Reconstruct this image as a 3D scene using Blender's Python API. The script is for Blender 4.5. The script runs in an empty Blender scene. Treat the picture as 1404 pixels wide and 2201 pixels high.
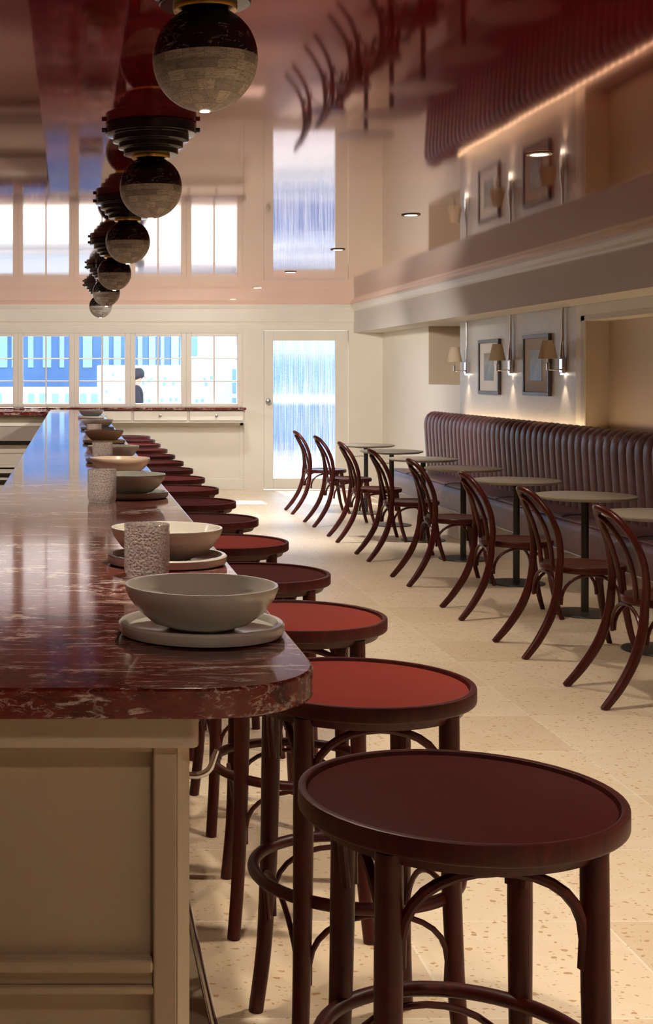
import bpy, bmesh, math, random
from mathutils import Vector, Matrix
PI = math.pi
R = math.radians
random.seed(7)
scene = bpy.context.scene
C = scene.collection

# ------------------------------------------------------------------ camera
F_PX, VPX, VPY, W, H = 2950.0, 153.0, 808.0, 1404, 2201
EYE = 1.42
cam_data = bpy.data.cameras.new('camera')
cam_data.sensor_fit = 'VERTICAL'
cam_data.sensor_height = 36.0
cam_data.sensor_width = 36.0
cam_data.lens = 36.0 * F_PX / H
cam_data.shift_x = (W / 2 - VPX) / H
cam_data.shift_y = (VPY - H / 2) / H
cam_data.clip_end = 1000
cam = bpy.data.objects.new('camera', cam_data)
cam.location = (0, 0, EYE)
cam.rotation_euler = (R(90), 0, 0)
C.objects.link(cam)
scene.camera = cam

# ------------------------------------------------------------------ view, sky, sun
scene.view_settings.view_transform = 'Standard'
scene.view_settings.look = 'None'
scene.view_settings.gamma = 1.0
scene.view_settings.use_curve_mapping = False
scene.view_settings.exposure = 0.0
try:
    scene.cycles.use_denoising = True
    scene.cycles.max_bounces = 10
    scene.cycles.transparent_max_bounces = 16
    scene.cycles.sample_clamp_indirect = 6.0
    scene.cycles.caustics_reflective = False
    scene.cycles.caustics_refractive = False
except Exception:
    pass
world = bpy.data.worlds.new('sky')
scene.world = world
world.use_nodes = True
bg = world.node_tree.nodes['Background']
bg.inputs['Color'].default_value = (0.66, 0.82, 1.0, 1)
bg.inputs['Strength'].default_value = 3.6

SUN_EL, SUN_STRENGTH = 43.0, 26.0
sd = bpy.data.lights.new('sun', 'SUN')
sd.energy = SUN_STRENGTH
sd.angle = R(0.6)
sd.color = (1.0, 0.93, 0.82)
so = bpy.data.objects.new('sun', sd)
so.rotation_euler = (R(-(90 - SUN_EL)), 0, R(3))
so.location = (3, 30, 20)
C.objects.link(so)

DOWN_POWER = 105.0     # downlights in the ceiling
DOWN_COLOR = (1.0, 0.84, 0.64)
FAR_COLOR = (1.0, 0.93, 0.83)
PENDANT_POWER = 42.0
SCONCE_POWER = 5.0

# ------------------------------------------------------------------ node helpers
def new_mat(name):
    m = bpy.data.materials.new(name)
    m.use_nodes = True
    return m, m.node_tree.nodes, m.node_tree.links, m.node_tree.nodes['Principled BSDF']

def simple(name, col, rough=0.5, metal=0.0, spec=0.5, coat=0.0, sheen=0.0):
    m, N, L, P = new_mat(name)
    P.inputs['Base Color'].default_value = (*col, 1)
    P.inputs['Roughness'].default_value = rough
    P.inputs['Metallic'].default_value = metal
    P.inputs['Specular IOR Level'].default_value = spec
    P.inputs['Coat Weight'].default_value = coat
    P.inputs['Sheen Weight'].default_value = sheen
    return m

def coords(N, L, kind='Object', scale=(1, 1, 1), loc=(0, 0, 0)):
    tc = N.new('ShaderNodeTexCoord')
    mp = N.new('ShaderNodeMapping')
    mp.inputs['Scale'].default_value = scale
    mp.inputs['Location'].default_value = loc
    L.new(tc.outputs[kind], mp.inputs['Vector'])
    return mp.outputs['Vector']

def noise(N, L, vec, scale, detail=4, rough=0.55, dist=0.0):
    n = N.new('ShaderNodeTexNoise')
    n.inputs['Scale'].default_value = scale
    n.inputs['Detail'].default_value = detail
    n.inputs['Roughness'].default_value = rough
    n.inputs['Distortion'].default_value = dist
    L.new(vec, n.inputs['Vector'])
    return n

def ramp(N, L, fac, stops):
    r = N.new('ShaderNodeValToRGB')
    el = r.color_ramp.elements
    while len(el) > 1:
        el.remove(el[-1])
    el[0].position = stops[0][0]
    el[0].color = (*stops[0][1], 1)
    for p, c in stops[1:]:
        e = el.new(p)
        e.color = (*c, 1)
    L.new(fac, r.inputs['Fac'])
    return r.outputs['Color']

def mix(N, L, fac, a, b, mode='MIX'):
    n = N.new('ShaderNodeMix')
    n.data_type = 'RGBA'
    n.blend_type = mode
    for s, v in ((n.inputs[0], fac), (n.inputs[6], a), (n.inputs[7], b)):
        if isinstance(v, (int, float)):
            s.default_value = v
        elif isinstance(v, tuple):
            s.default_value = (*v, 1)
        else:
            L.new(v, s)
    return n.outputs[2]

def math_n(N, L, op, a, b=None, clamp=False):
    n = N.new('ShaderNodeMath')
    n.operation = op
    n.use_clamp = clamp
    for s, v in ((n.inputs[0], a), (n.inputs[1], b)):
        if v is None:
            continue
        if isinstance(v, (int, float)):
            s.default_value = v
        else:
            L.new(v, s)
    return n.outputs[0]

def bump(N, L, P, height, strength=0.2, dist=0.01):
    b = N.new('ShaderNodeBump')
    b.inputs['Strength'].default_value = strength
    b.inputs['Distance'].default_value = dist
    L.new(height, b.inputs['Height'])
    L.new(b.outputs['Normal'], P.inputs['Normal'])

# ------------------------------------------------------------------ materials
def mat_paint(name, col, rough=0.55, amount=0.04, scale=3):
    m, N, L, P = new_mat(name)
    v = coords(N, L)
    n = noise(N, L, v, scale, 5)
    d = tuple(c * (1 - amount) for c in col)
    L.new(ramp(N, L, n.outputs['Fac'], [(0.3, d), (0.7, col)]), P.inputs['Base Color'])
    P.inputs['Roughness'].default_value = rough
    n2 = noise(N, L, v, 180, 2)
    bump(N, L, P, n2.outputs['Fac'], 0.05, 0.002)
    return m

CREAM = mat_paint('cream_paint', (0.87, 0.815, 0.715), 0.5)
CREAM_TRIM = mat_paint('cream_trim_paint', (0.88, 0.83, 0.735), 0.42)
GREY_CREAM = mat_paint('warm_grey_paint', (0.74, 0.70, 0.65), 0.6)
TAUPE = mat_paint('taupe_cabinet_paint', (0.52, 0.41, 0.29), 0.45, 0.08, 2.0)
TAUPE_TRIM = mat_paint('taupe_cabinet_trim_paint', (0.62, 0.52, 0.40), 0.4, 0.05, 2.0)

def mat_wallpaper():
    m, N, L, P = new_mat('silver_grey_plaster')
    v = coords(N, L)
    n = noise(N, L, v, 45, 6, 0.7)
    L.new(ramp(N, L, n.outputs['Fac'], [(0.3, (0.50, 0.47, 0.44)), (0.7, (0.62, 0.58, 0.54))]), P.inputs['Base Color'])
    P.inputs['Roughness'].default_value = 0.42
    P.inputs['Metallic'].default_value = 0.1
    bump(N, L, P, n.outputs['Fac'], 0.35, 0.006)
    return m
PLASTER = mat_wallpaper()

def mat_floor():
    m, N, L, P = new_mat('cream_terrazzo_tiles')
    tc = N.new('ShaderNodeTexCoord')
    mp = N.new('ShaderNodeMapping')
    mp.inputs['Location'].default_value = (-1.385 + 0.5325 * 20, -4.654 + 0.5404 * 40, 0)
    L.new(tc.outputs['Object'], mp.inputs['Vector'])
    b = N.new('ShaderNodeTexBrick')
    b.offset = 0.0
    b.inputs['Scale'].default_value = 1.0
    b.inputs['Brick Width'].default_value = 0.5325
    b.inputs['Row Height'].default_value = 0.5404
    b.inputs['Mortar Size'].default_value = 0.0035
    b.inputs['Mortar Smooth'].default_value = 0.3
    b.inputs['Color1'].default_value = (0.86, 0.735, 0.565, 1)
    b.inputs['Color2'].default_value = (0.71, 0.56, 0.39, 1)
    b.inputs['Mortar'].default_value = (0.93, 0.88, 0.77, 1)
    L.new(mp.outputs['Vector'], b.inputs['Vector'])
    v = coords(N, L, 'Object', (0.72, 1.0, 1.0))
    n = noise(N, L, v, 9, 8, 0.65)
    col = mix(N, L, 0.35, b.outputs['Color'], ramp(N, L, n.outputs['Fac'], [(0.3, (0.74, 0.60, 0.43)), (0.7, (0.88, 0.79, 0.64))]))
    # terrazzo chips: warped small cells, only a few of the cells are brown
    w = noise(N, L, v, 40, 2)
    wv = N.new('ShaderNodeVectorMath'); wv.operation = 'MULTIPLY_ADD'
    L.new(w.outputs['Color'], wv.inputs[0]); wv.inputs[1].default_value = (0.02, 0.02, 0.0); L.new(v, wv.inputs[2])
    for sc, size, dens, c in ((36, 0.15, 0.86, (0.47, 0.24, 0.085)), (56, 0.16, 0.85, (0.50, 0.28, 0.11)), (95, 0.18, 0.86, (0.55, 0.37, 0.20))):
        vo = N.new('ShaderNodeTexVoronoi')
        vo.voronoi_dimensions = '2D'
        vo.inputs['Scale'].default_value = sc
        L.new(wv.outputs[0], vo.inputs['Vector'])
        sep = N.new('ShaderNodeSeparateColor')
        L.new(vo.outputs['Color'], sep.inputs[0])
        sel = math_n(N, L, 'GREATER_THAN', sep.outputs[0], dens)
        sz = math_n(N, L, 'MULTIPLY', sep.outputs[1], size)
        sz = math_n(N, L, 'ADD', sz, 0.10)
        ins = math_n(N, L, 'LESS_THAN', vo.outputs['Distance'], sz)
        fac = math_n(N, L, 'MULTIPLY', sel, ins)
        fac = math_n(N, L, 'MULTIPLY', fac, 0.8)
        col = mix(N, L, fac, col, c)
    L.new(col, P.inputs['Base Color'])
    P.inputs['Roughness'].default_value = 0.38
    P.inputs['Specular IOR Level'].default_value = 0.35
    return m
FLOOR = mat_floor()

def mat_ceiling():
    m, N, L, P = new_mat('oxblood_lacquer')
    P.inputs['Base Color'].default_value = (0.12, 0.006, 0.010, 1)
    P.inputs['Roughness'].default_value = 0.35
    P.inputs['Specular IOR Level'].default_value = 0.0
    g = N.new('ShaderNodeBsdfGlossy')
    g.inputs['Color'].default_value = (1.0, 0.80, 0.74, 1)
    g.inputs['Roughness'].default_value = 0.045
    fr = N.new('ShaderNodeFresnel')
    fr.inputs['IOR'].default_value = 1.5
    f = math_n(N, L, 'MULTIPLY', fr.outputs[0], 1.3, True)
    L.new(ramp(N, L, fr.outputs[0], [(0.10, (0.25, 0.05, 0.06)), (0.26, (0.46, 0.25, 0.25)), (0.36, (0.72, 0.54, 0.52)), (0.47, (1.0, 0.84, 0.77)), (0.58, (1.0, 0.86, 0.79)), (0.70, (1.0, 0.76, 0.70))]), g.inputs['Color'])
    mx = N.new('ShaderNodeMixShader')
    L.new(f, mx.inputs[0]); L.new(P.outputs[0], mx.inputs[1]); L.new(g.outputs[0], mx.inputs[2])
    L.new(mx.outputs[0], N['Material Output'].inputs['Surface'])
    v = coords(N, L)
    n = noise(N, L, v, 1.5, 2)
    b = N.new('ShaderNodeBump'); b.inputs['Strength'].default_value = 0.02; b.inputs['Distance'].default_value = 0.02
    L.new(n.outputs['Fac'], b.inputs['Height']); L.new(b.outputs[0], g.inputs['Normal'])
    return m
CEIL = mat_ceiling()

def mat_red_marble():
    m, N, L, P = new_mat('red_veined_marble')
    v = coords(N, L, 'Object', (0.42, 1.0, 1.0))
    w = noise(N, L, v, 7, 5, 0.65)
    wv = N.new('ShaderNodeVectorMath'); wv.operation = 'MULTIPLY_ADD'
    L.new(w.outputs['Color'], wv.inputs[0]); wv.inputs[1].default_value = (0.22, 0.22, 0.22); L.new(v, wv.inputs[2])
    base = noise(N, L, wv.outputs[0], 9, 9, 0.72)
    col = ramp(N, L, base.outputs['Fac'], [(0.30, (0.012, 0.003, 0.003)), (0.42, (0.060, 0.009, 0.008)), (0.52, (0.165, 0.022, 0.016)), (0.60, (0.075, 0.011, 0.009)), (0.72, (0.22, 0.05, 0.038))])
    # thin broken white and pink veins: ridges of warped noise, then small pale flecks
    for sc, wid, mlo, amt, c in ((3.0, 0.012, 0.47, 0.95, (0.80, 0.70, 0.64)), (8, 0.016, 0.50, 0.8, (0.76, 0.62, 0.57)), (19, 0.020, 0.52, 0.65, (0.70, 0.50, 0.44)), (42, 0.030, 0.54, 0.5, (0.66, 0.42, 0.36))):
        r_ = noise(N, L, wv.outputs[0], sc, 4, 0.6, 0.3)
        mask = noise(N, L, v, sc * 0.9, 3)
        f = ramp(N, L, r_.outputs['Fac'], [(0.5 - wid, (0, 0, 0)), (0.5, (1, 1, 1)), (0.5 + wid, (0, 0, 0))])
        mk = ramp(N, L, mask.outputs['Fac'], [(mlo, (0, 0, 0)), (mlo + 0.08, (1, 1, 1))])
        f2 = mix(N, L, 1.0, f, mk, 'MULTIPLY')
        f3 = math_n(N, L, 'MULTIPLY', f2, amt)
        col = mix(N, L, f3, col, c)
    v2 = coords(N, L, 'Object', (0.16, 1.0, 0.8))
    for sc, lo, hi, amt in ((22, 0.60, 0.64, 0.6), (48, 0.595, 0.64, 0.6), (100, 0.585, 0.65, 0.55)):
        fl = noise(N, L, v2, sc, 6, 0.72, 0.5)
        col = mix(N, L, math_n(N, L, 'MULTIPLY', ramp(N, L, fl.outputs['Fac'], [(lo, (0, 0, 0)), (hi, (1, 1, 1))]), amt), col, (0.80, 0.66, 0.62))
    L.new(col, P.inputs['Base Color'])
    P.inputs['Roughness'].default_value = 0.075
    P.inputs['Specular IOR Level'].default_value = 0.42
    return m
RED_MARBLE = mat_red_marble()

def mat_wood(name, a, b, rough=0.3, coat=0.25):
    m, N, L, P = new_mat(name)
    v = coords(N, L, 'Object', (9, 9, 1.6))
    n = noise(N, L, v, 6, 5, 0.6, 0.6)
    L.new(ramp(N, L, n.outputs['Fac'], [(0.3, a), (0.7, b)]), P.inputs['Base Color'])
    P.inputs['Roughness'].default_value = rough
    P.inputs['Coat Weight'].default_value = coat
    P.inputs['Coat Roughness'].default_value = 0.2
    P.inputs['Specular IOR Level'].default_value = 0.3
    return m
CHAIR_WOOD = mat_wood('mahogany_bentwood', (0.045, 0.006, 0.005), (0.085, 0.011, 0.008), 0.34, 0.08)
STOOL_WOOD = mat_wood('oxblood_bentwood', (0.032, 0.003, 0.003), (0.070, 0.007, 0.006), 0.42, 0.0)
SEAT_LIT = simple('red_seat_pad_lit', (0.20, 0.030, 0.022), 0.7, spec=0.08)  # three pad copies: light and shade on the stools put into the red
SEAT_SHADED = simple('red_seat_pad_shaded', (0.055, 0.008, 0.008), 0.7, spec=0.08)
SEAT_HALF_LIT = simple('red_seat_pad_half_lit', (0.12, 0.014, 0.012), 0.7, spec=0.08)

def mat_leather():
    m, N, L, P = new_mat('mauve_leather')
    v = coords(N, L)
    n = noise(N, L, v, 14, 6, 0.65)
    L.new(ramp(N, L, n.outputs['Fac'], [(0.3, (0.105, 0.044, 0.047)), (0.7, (0.155, 0.069, 0.072))]), P.inputs['Base Color'])
    P.inputs['Roughness'].default_value = 0.38
    n2 = noise(N, L, v, 220, 3)
    bump(N, L, P, n2.outputs['Fac'], 0.12, 0.002)
    return m
LEATHER = mat_leather()
TABLE_TOP = mat_paint('stone_table_top', (0.40, 0.36, 0.30), 0.4, 0.15, 25)
TABLE_EDGE = simple('dark_table_edge', (0.20, 0.165, 0.12), 0.4)
TABLE_METAL = simple('dark_olive_metal', (0.045, 0.045, 0.036), 0.4, 0.5)
CHROME = simple('chrome', (0.82, 0.83, 0.85), 0.12, 1.0)
BRASS = simple('brass', (0.83, 0.55, 0.16), 0.22, 1.0)
BLACK_GLOSS = simple('black_lacquer', (0.008, 0.008, 0.009), 0.12)
KNOB_METAL = simple('aged_nickel', (0.42, 0.39, 0.34), 0.3, 1.0)
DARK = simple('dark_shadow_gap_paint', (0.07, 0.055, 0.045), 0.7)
STONE_PLINTH = mat_paint('brown_stone', (0.30, 0.235, 0.16), 0.6, 0.15, 8)
SHELF_GREY = mat_paint('grey_beige_laminate', (0.40, 0.35, 0.31), 0.4, 0.05, 4)

def mat_ceramic(name, col, rough=0.2):
    m, N, L, P = new_mat(name)
    v = coords(N, L)
    n = noise(N, L, v, 25, 4)
    L.new(ramp(N, L, n.outputs['Fac'], [(0.3, tuple(c * 0.93 for c in col)), (0.7, col)]), P.inputs['Base Color'])
    P.inputs['Roughness'].default_value = rough
    P.inputs['Coat Weight'].default_value = 0.3
    return m
CER_GREY = mat_ceramic('warm_grey_glaze', (0.72, 0.695, 0.65))
CER_PALE = mat_ceramic('off_white_glaze', (0.76, 0.73, 0.66))
CER_SAGE = mat_ceramic('sage_grey_glaze', (0.52, 0.53, 0.48))
CER_CREAM = mat_ceramic('peach_cream_glaze', (0.82, 0.66, 0.52))
CER_TAN = mat_ceramic('tan_glaze', (0.55, 0.40, 0.26))
CER_SLATE = mat_ceramic('slate_grey_glaze', (0.22, 0.21, 0.21))

def thin_glass(name, tint, gloss_rough=0.02):
    m, N, L, P = new_mat(name)
    t = N.new('ShaderNodeBsdfTransparent'); t.inputs['Color'].default_value = (*tint, 1)
    g = N.new('ShaderNodeBsdfGlossy'); g.inputs['Roughness'].default_value = gloss_rough
    fr = N.new('ShaderNodeFresnel'); fr.inputs['IOR'].default_value = 1.45
    mx = N.new('ShaderNodeMixShader')
    L.new(fr.outputs[0], mx.inputs[0]); L.new(t.outputs[0], mx.inputs[1]); L.new(g.outputs[0], mx.inputs[2])
    L.new(mx.outputs[0], N['Material Output'].inputs['Surface'])
    return m
PANE = thin_glass('window_glass', (0.95, 0.98, 1.0))

def mat_reeded():
    m, N, L, P = new_mat('reeded_glass')
    t = N.new('ShaderNodeBsdfTransparent'); t.inputs['Color'].default_value = (0.9, 0.95, 1.0, 1)
    rf = N.new('ShaderNodeBsdfRefraction'); rf.inputs['IOR'].default_value = 1.35; rf.inputs['Roughness'].default_value = 0.12
    rf.inputs['Color'].default_value = (0.92, 0.96, 1.0, 1)
    v = coords(N, L, 'Object', (1, 0, 0.02))
    n = noise(N, L, v, 60, 3)
    f = ramp(N, L, n.outputs['Fac'], [(0.4, (0.45, 0.45, 0.45)), (0.6, (0.85, 0.85, 0.85))])
    mx = N.new('ShaderNodeMixShader')
    L.new(f, mx.inputs[0]); L.new(t.outputs[0], mx.inputs[1]); L.new(rf.outputs[0], mx.inputs[2])
    L.new(mx.outputs[0], N['Material Output'].inputs['Surface'])
    return m
REEDED = mat_reeded()

def mat_tumbler():
    m, N, L, P = new_mat('textured_pink_glass')
    v = coords(N, L)
    vo = N.new('ShaderNodeTexVoronoi'); vo.inputs['Scale'].default_value = 190
    L.new(v, vo.inputs['Vector'])
    b = N.new('ShaderNodeBump'); b.inputs['Strength'].default_value = 1.0; b.inputs['Distance'].default_value = 0.004
    L.new(vo.outputs['Distance'], b.inputs['Height'])
    t = N.new('ShaderNodeBsdfTransparent'); t.inputs['Color'].default_value = (0.985, 0.96, 0.955, 1)
    g = N.new('ShaderNodeBsdfGlossy'); g.inputs['Roughness'].default_value = 0.12
    g.inputs['Color'].default_value = (1.0, 0.97, 0.96, 1)
    L.new(b.outputs[0], g.inputs['Normal'])
    tl = N.new('ShaderNodeBsdfTranslucent'); tl.inputs['Color'].default_value = (0.96, 0.90, 0.89, 1)
    L.new(b.outputs[0], tl.inputs['Normal'])
    f = ramp(N, L, vo.outputs['Distance'], [(0.12, (0.65, 0.65, 0.65)), (0.45, (0.12, 0.12, 0.12))])
    m1 = N.new('ShaderNodeMixShader'); m1.inputs[0].default_value = 0.5
    L.new(t.outputs[0], m1.inputs[1]); L.new(tl.outputs[0], m1.inputs[2])
    mx = N.new('ShaderNodeMixShader')
    L.new(f, mx.inputs[0]); L.new(m1.outputs[0], mx.inputs[1]); L.new(g.outputs[0], mx.inputs[2])
    L.new(mx.outputs[0], N['Material Output'].inputs['Surface'])
    return m
TUMBLER = mat_tumbler()

def mat_pendant_lower():
    m, N, L, P = new_mat('grey_banded_stone_mosaic')
    tc = N.new('ShaderNodeTexCoord')
    sep = N.new('ShaderNodeSeparateXYZ'); L.new(tc.outputs['Object'], sep.inputs[0])
    ang = math_n(N, L, 'ARCTAN2', sep.outputs[1], sep.outputs[0])
    cmb = N.new('ShaderNodeCombineXYZ')
    L.new(ang, cmb.inputs[0])
    zz = math_n(N, L, 'MULTIPLY', sep.outputs[2], 10)
    L.new(zz, cmb.inputs[1])
    b = N.new('ShaderNodeTexBrick')
    b.offset = 0.4
    b.inputs['Scale'].default_value = 1.0
    b.inputs['Brick Width'].default_value = 0.42
    b.inputs['Row Height'].default_value = 0.20
    b.inputs['Mortar Size'].default_value = 0.004
    b.inputs['Color1'].default_value = (0.30, 0.275, 0.245, 1)
    b.inputs['Color2'].default_value = (0.66, 0.61, 0.53, 1)
    b.inputs['Mortar'].default_value = (0.25, 0.22, 0.19, 1)
    L.new(cmb.outputs[0], b.inputs['Vector'])
    # dark dashes and lines running around each tile
    mp = N.new('ShaderNodeMapping'); mp.inputs['Scale'].default_value = (1.6, 9, 1)
    L.new(cmb.outputs[0], mp.inputs['Vector'])
    bc = N.new('ShaderNodeVectorMath'); bc.operation = 'MULTIPLY_ADD'
    L.new(b.outputs['Color'], bc.inputs[0]); bc.inputs[1].default_value = (40, 40, 40); L.new(mp.outputs[0], bc.inputs[2])
    n = noise(N, L, bc.outputs[0], 1.6, 3, 0.6, 0.4)
    f = ramp(N, L, n.outputs['Fac'], [(0.47, (0, 0, 0)), (0.50, (1, 1, 1)), (0.53, (0, 0, 0)), (0.57, (0, 0, 0)), (0.60, (1, 1, 1)), (0.63, (0, 0, 0))])
    col = mix(N, L, math_n(N, L, 'MULTIPLY', f, 0.8), b.outputs['Color'], (0.07, 0.065, 0.062))
    L.new(col, P.inputs['Base Color'])
    P.inputs['Roughness'].default_value = 0.4
    return m
PEND_LOW = mat_pendant_lower()

def mat_pendant_upper():
    m, N, L, P = new_mat('black_marble_white_flecks')
    v = coords(N, L, 'Object', (1, 1, 2.2))
    n = noise(N, L, v, 22, 5, 0.65, 1.2)
    f = ramp(N, L, n.outputs['Fac'], [(0.600, (0, 0, 0)), (0.612, (1, 1, 1)), (0.624, (0, 0, 0))])
    L.new(mix(N, L, f, (0.016, 0.014, 0.013), (0.60, 0.57, 0.52)), P.inputs['Base Color'])
    P.inputs['Roughness'].default_value = 0.18
    return m
PEND_UP = mat_pendant_upper()

def emit(name, col, strength):
    m, N, L, P = new_mat(name)
    P.inputs['Base Color'].default_value = (0, 0, 0, 1)
    P.inputs['Emission Color'].default_value = (*col, 1)
    P.inputs['Emission Strength'].default_value = strength
    return m
LAMP_GLOW = emit('lamp_lens_glow', (1.0, 0.86, 0.66), 14.0)
STRIP_GLOW = emit('led_strip_glow', (1.0, 0.72, 0.42), 10.0)

def mat_art(seedv):
    m, N, L, P = new_mat('landscape_print')
    v = coords(N, L, 'Object', (1, 1, 1), (seedv, seedv, 0))
    n = noise(N, L, v, 7, 5)
    sep = N.new('ShaderNodeSeparateXYZ'); L.new(v, sep.inputs[0])
    h = math_n(N, L, 'ADD', math_n(N, L, 'MULTIPLY', sep.outputs[2], 2.2), math_n(N, L, 'MULTIPLY', n.outputs['Fac'], 0.9))
    h = math_n(N, L, 'FRACT', h)
    L.new(ramp(N, L, h, [(0.1, (0.07, 0.068, 0.065)), (0.4, (0.13, 0.12, 0.095)), (0.6, (0.26, 0.22, 0.13)), (0.95, (0.12, 0.12, 0.115))]), P.inputs['Base Color'])
    P.inputs['Roughness'].default_value = 0.4
    return m
ART = mat_art(0.0)
FRAME_WOOD = simple('dark_walnut_frame', (0.055, 0.038, 0.034), 0.4)
MAT_BOARD = simple('white_mat_board', (0.74, 0.71, 0.68), 0.8)
SHADE_FABRIC = simple('linen_lamp_shade', (0.62, 0.50, 0.36), 0.8)

# ------------------------------------------------------------------ mesh helpers
def add_box(bm, x0, x1, y0, y1, z0, z1):
    vs = [bm.verts.new(p) for p in ((x0, y0, z0), (x1, y0, z0), (x1, y1, z0), (x0, y1, z0), (x0, y0, z1), (x1, y0, z1), (x1, y1, z1), (x0, y1, z1))]
    for f in ((3, 2, 1, 0), (4, 5, 6, 7), (0, 1, 5, 4), (1, 2, 6, 5), (2, 3, 7, 6), (3, 0, 4, 7)):
        bm.faces.new([vs[i] for i in f])

def add_lathe(bm, prof, seg=48, cx=0, cy=0, close=False):
    """prof: list of (r, z)."""
    rings = []
    for r, z in prof:
        if r < 1e-6:
            rings.append([bm.verts.new((cx, cy, z))])
        else:
            rings.append([bm.verts.new((cx + r * math.cos(2 * PI * k / seg), cy + r * math.sin(2 * PI * k / seg), z)) for k in range(seg)])
    pairs = list(zip(rings[:-1], rings[1:]))
    if close:
        pairs.append((rings[-1], rings[0]))
    for a, b in pairs:
        for k in range(seg):
            k2 = (k + 1) % seg
            if len(a) == 1 and len(b) == 1:
                continue
            if len(a) == 1:
                bm.faces.new((a[0], b[k2], b[k]))
            elif len(b) == 1:
                bm.faces.new((a[k], a[k2], b[0]))
            else:
                bm.faces.new((a[k], a[k2], b[k2], b[k]))

def spline(pts, n=6, closed=False):
    P = [Vector(p) for p in pts]
    out = []
    m = len(P)
    rng = range(m if closed else m - 1)
    for i in rng:
        if closed:
            p0, p1, p2, p3 = P[(i - 1) % m], P[i], P[(i + 1) % m], P[(i + 2) % m]
        else:
            p0, p1, p2, p3 = P[max(i - 1, 0)], P[i], P[i + 1], P[min(i + 2, m - 1)]
        for k in range(n):
            t = k / n
            out.append(0.5 * ((2 * p1) + (p2 - p0) * t + (2 * p0 - 5 * p1 + 4 * p2 - p3) * t * t + (3 * p1 - p0 - 3 * p2 + p3) * t ** 3))
    if not closed:
        out.append(P[-1])
    return out

def add_tube(bm, pts, r, seg=10, closed=False, cap=True):
    P = [Vector(p) for p in pts]
    n = len(P)
    rr = r if isinstance(r, (list, tuple)) else [r] * n
    if len(rr) != n:
        a = rr
        rr = [a[0] + (a[-1] - a[0]) * i / (n - 1) if len(a) == 2 else
              a[min(int(i / (n - 1) * (len(a) - 1)), len(a) - 2)] + (a[min(int(i / (n - 1) * (len(a) - 1)), len(a) - 2) + 1] - a[min(int(i / (n - 1) * (len(a) - 1)), len(a) - 2)]) * (i / (n - 1) * (len(a) - 1) - min(int(i / (n - 1) * (len(a) - 1)), len(a) - 2))
              for i in range(n)]
    rings = []
    up = None
    for i in range(n):
        a = P[(i - 1) % n] if (closed or i > 0) else P[i]
        b = P[(i + 1) % n] if (closed or i < n - 1) else P[i]
        t = (b - a).normalized()
        if up is None:
            up = Vector((0, 0, 1)) if abs(t.z) < 0.9 else Vector((1, 0, 0))
        s = t.cross(up)
        if s.length < 1e-5:
            s = t.orthogonal()
        s.normalize()
        up = s.cross(t).normalized()
        rings.append([bm.verts.new(P[i] + rr[i] * (math.cos(2 * PI * k / seg) * s + math.sin(2 * PI * k / seg) * up)) for k in range(seg)])
    rng = range(n) if closed else range(n - 1)
    for i in rng:
        a, b = rings[i], rings[(i + 1) % n]
        for k in range(seg):
            k2 = (k + 1) % seg
            bm.faces.new((a[k], a[k2], b[k2], b[k]))
    if cap and not closed:
        bm.faces.new(rings[0][::-1])
        bm.faces.new(rings[-1])

def add_prism(bm, poly, z0, z1):
    a = [bm.verts.new((x, y, z0)) for x, y in poly]
    b = [bm.verts.new((x, y, z1)) for x, y in poly]
    n = len(poly)
    bm.faces.new(a[::-1])
    bm.faces.new(b)
    for i in range(n):
        j = (i + 1) % n
        bm.faces.new((a[i], a[j], b[j], b[i]))

def obj(name, bm, mat, parent=None, smooth=False, bevel=0.0, segs=2, loc=None):
    bmesh.ops.recalc_face_normals(bm, faces=bm.faces)
    me = bpy.data.meshes.new(name)
    bm.to_mesh(me)
    bm.free()
    o = bpy.data.objects.new(name, me)
    C.objects.link(o)
    for m in (mat if isinstance(mat, (list, tuple)) else [mat]):
        me.materials.append(m)
    if smooth:
        for p in me.polygons:
            p.use_smooth = True
        try:
            me.set_sharp_from_angle(angle=R(38))
        except Exception:
            pass
    if bevel:
        b = o.modifiers.new('edge', 'BEVEL')
        b.width = bevel
        b.segments = segs
        b.limit_method = 'ANGLE'
        b.angle_limit = R(40)
    if parent:
        o.parent = parent
    if loc:
        o.location = loc
    return o

def box(name, mat, parent, *dims, bevel=0.0, segs=2):
    bm = bmesh.new()
    ds = dims[0] if isinstance(dims[0], list) else [dims]
    for d in ds:
        add_box(bm, *d)
    return obj(name, bm, mat, parent, bevel=bevel, segs=segs)

def tag(o, label, cat, group=None):
    o['label'] = label
    o['category'] = cat
    if group:
        o['group'] = group
    return o

def thing(name, label, cat, loc=(0, 0, 0), rz=0.0, group=None):
    o = bpy.data.objects.new(name, None)
    o.empty_display_size = 0.1
    C.objects.link(o)
    o.location = loc
    o.rotation_euler = (0, 0, rz)
    return tag(o, label, cat, group)

def struct(o, label=None):
    o['kind'] = 'structure'
    if label:
        o['label'] = label
    return o

def root_struct(name, loc=(0, 0, 0)):
    o = bpy.data.objects.new(name, None)
    C.objects.link(o)
    o.location = loc
    return struct(o)

KIDS = {}
def kids(o):
    return [c for c in bpy.data.objects if c.parent == o]

def dup(root, loc, rz, label):
    r = root.copy()
    C.objects.link(r)
    r.location = loc
    r.rotation_euler = (0, 0, rz)
    r['label'] = label
    for ch in kids(root):
        c = ch.copy()
        C.objects.link(c)
        c.parent = r
        for g in kids(ch):
            d = g.copy()
            C.objects.link(d)
            d.parent = c
    return r

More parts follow.
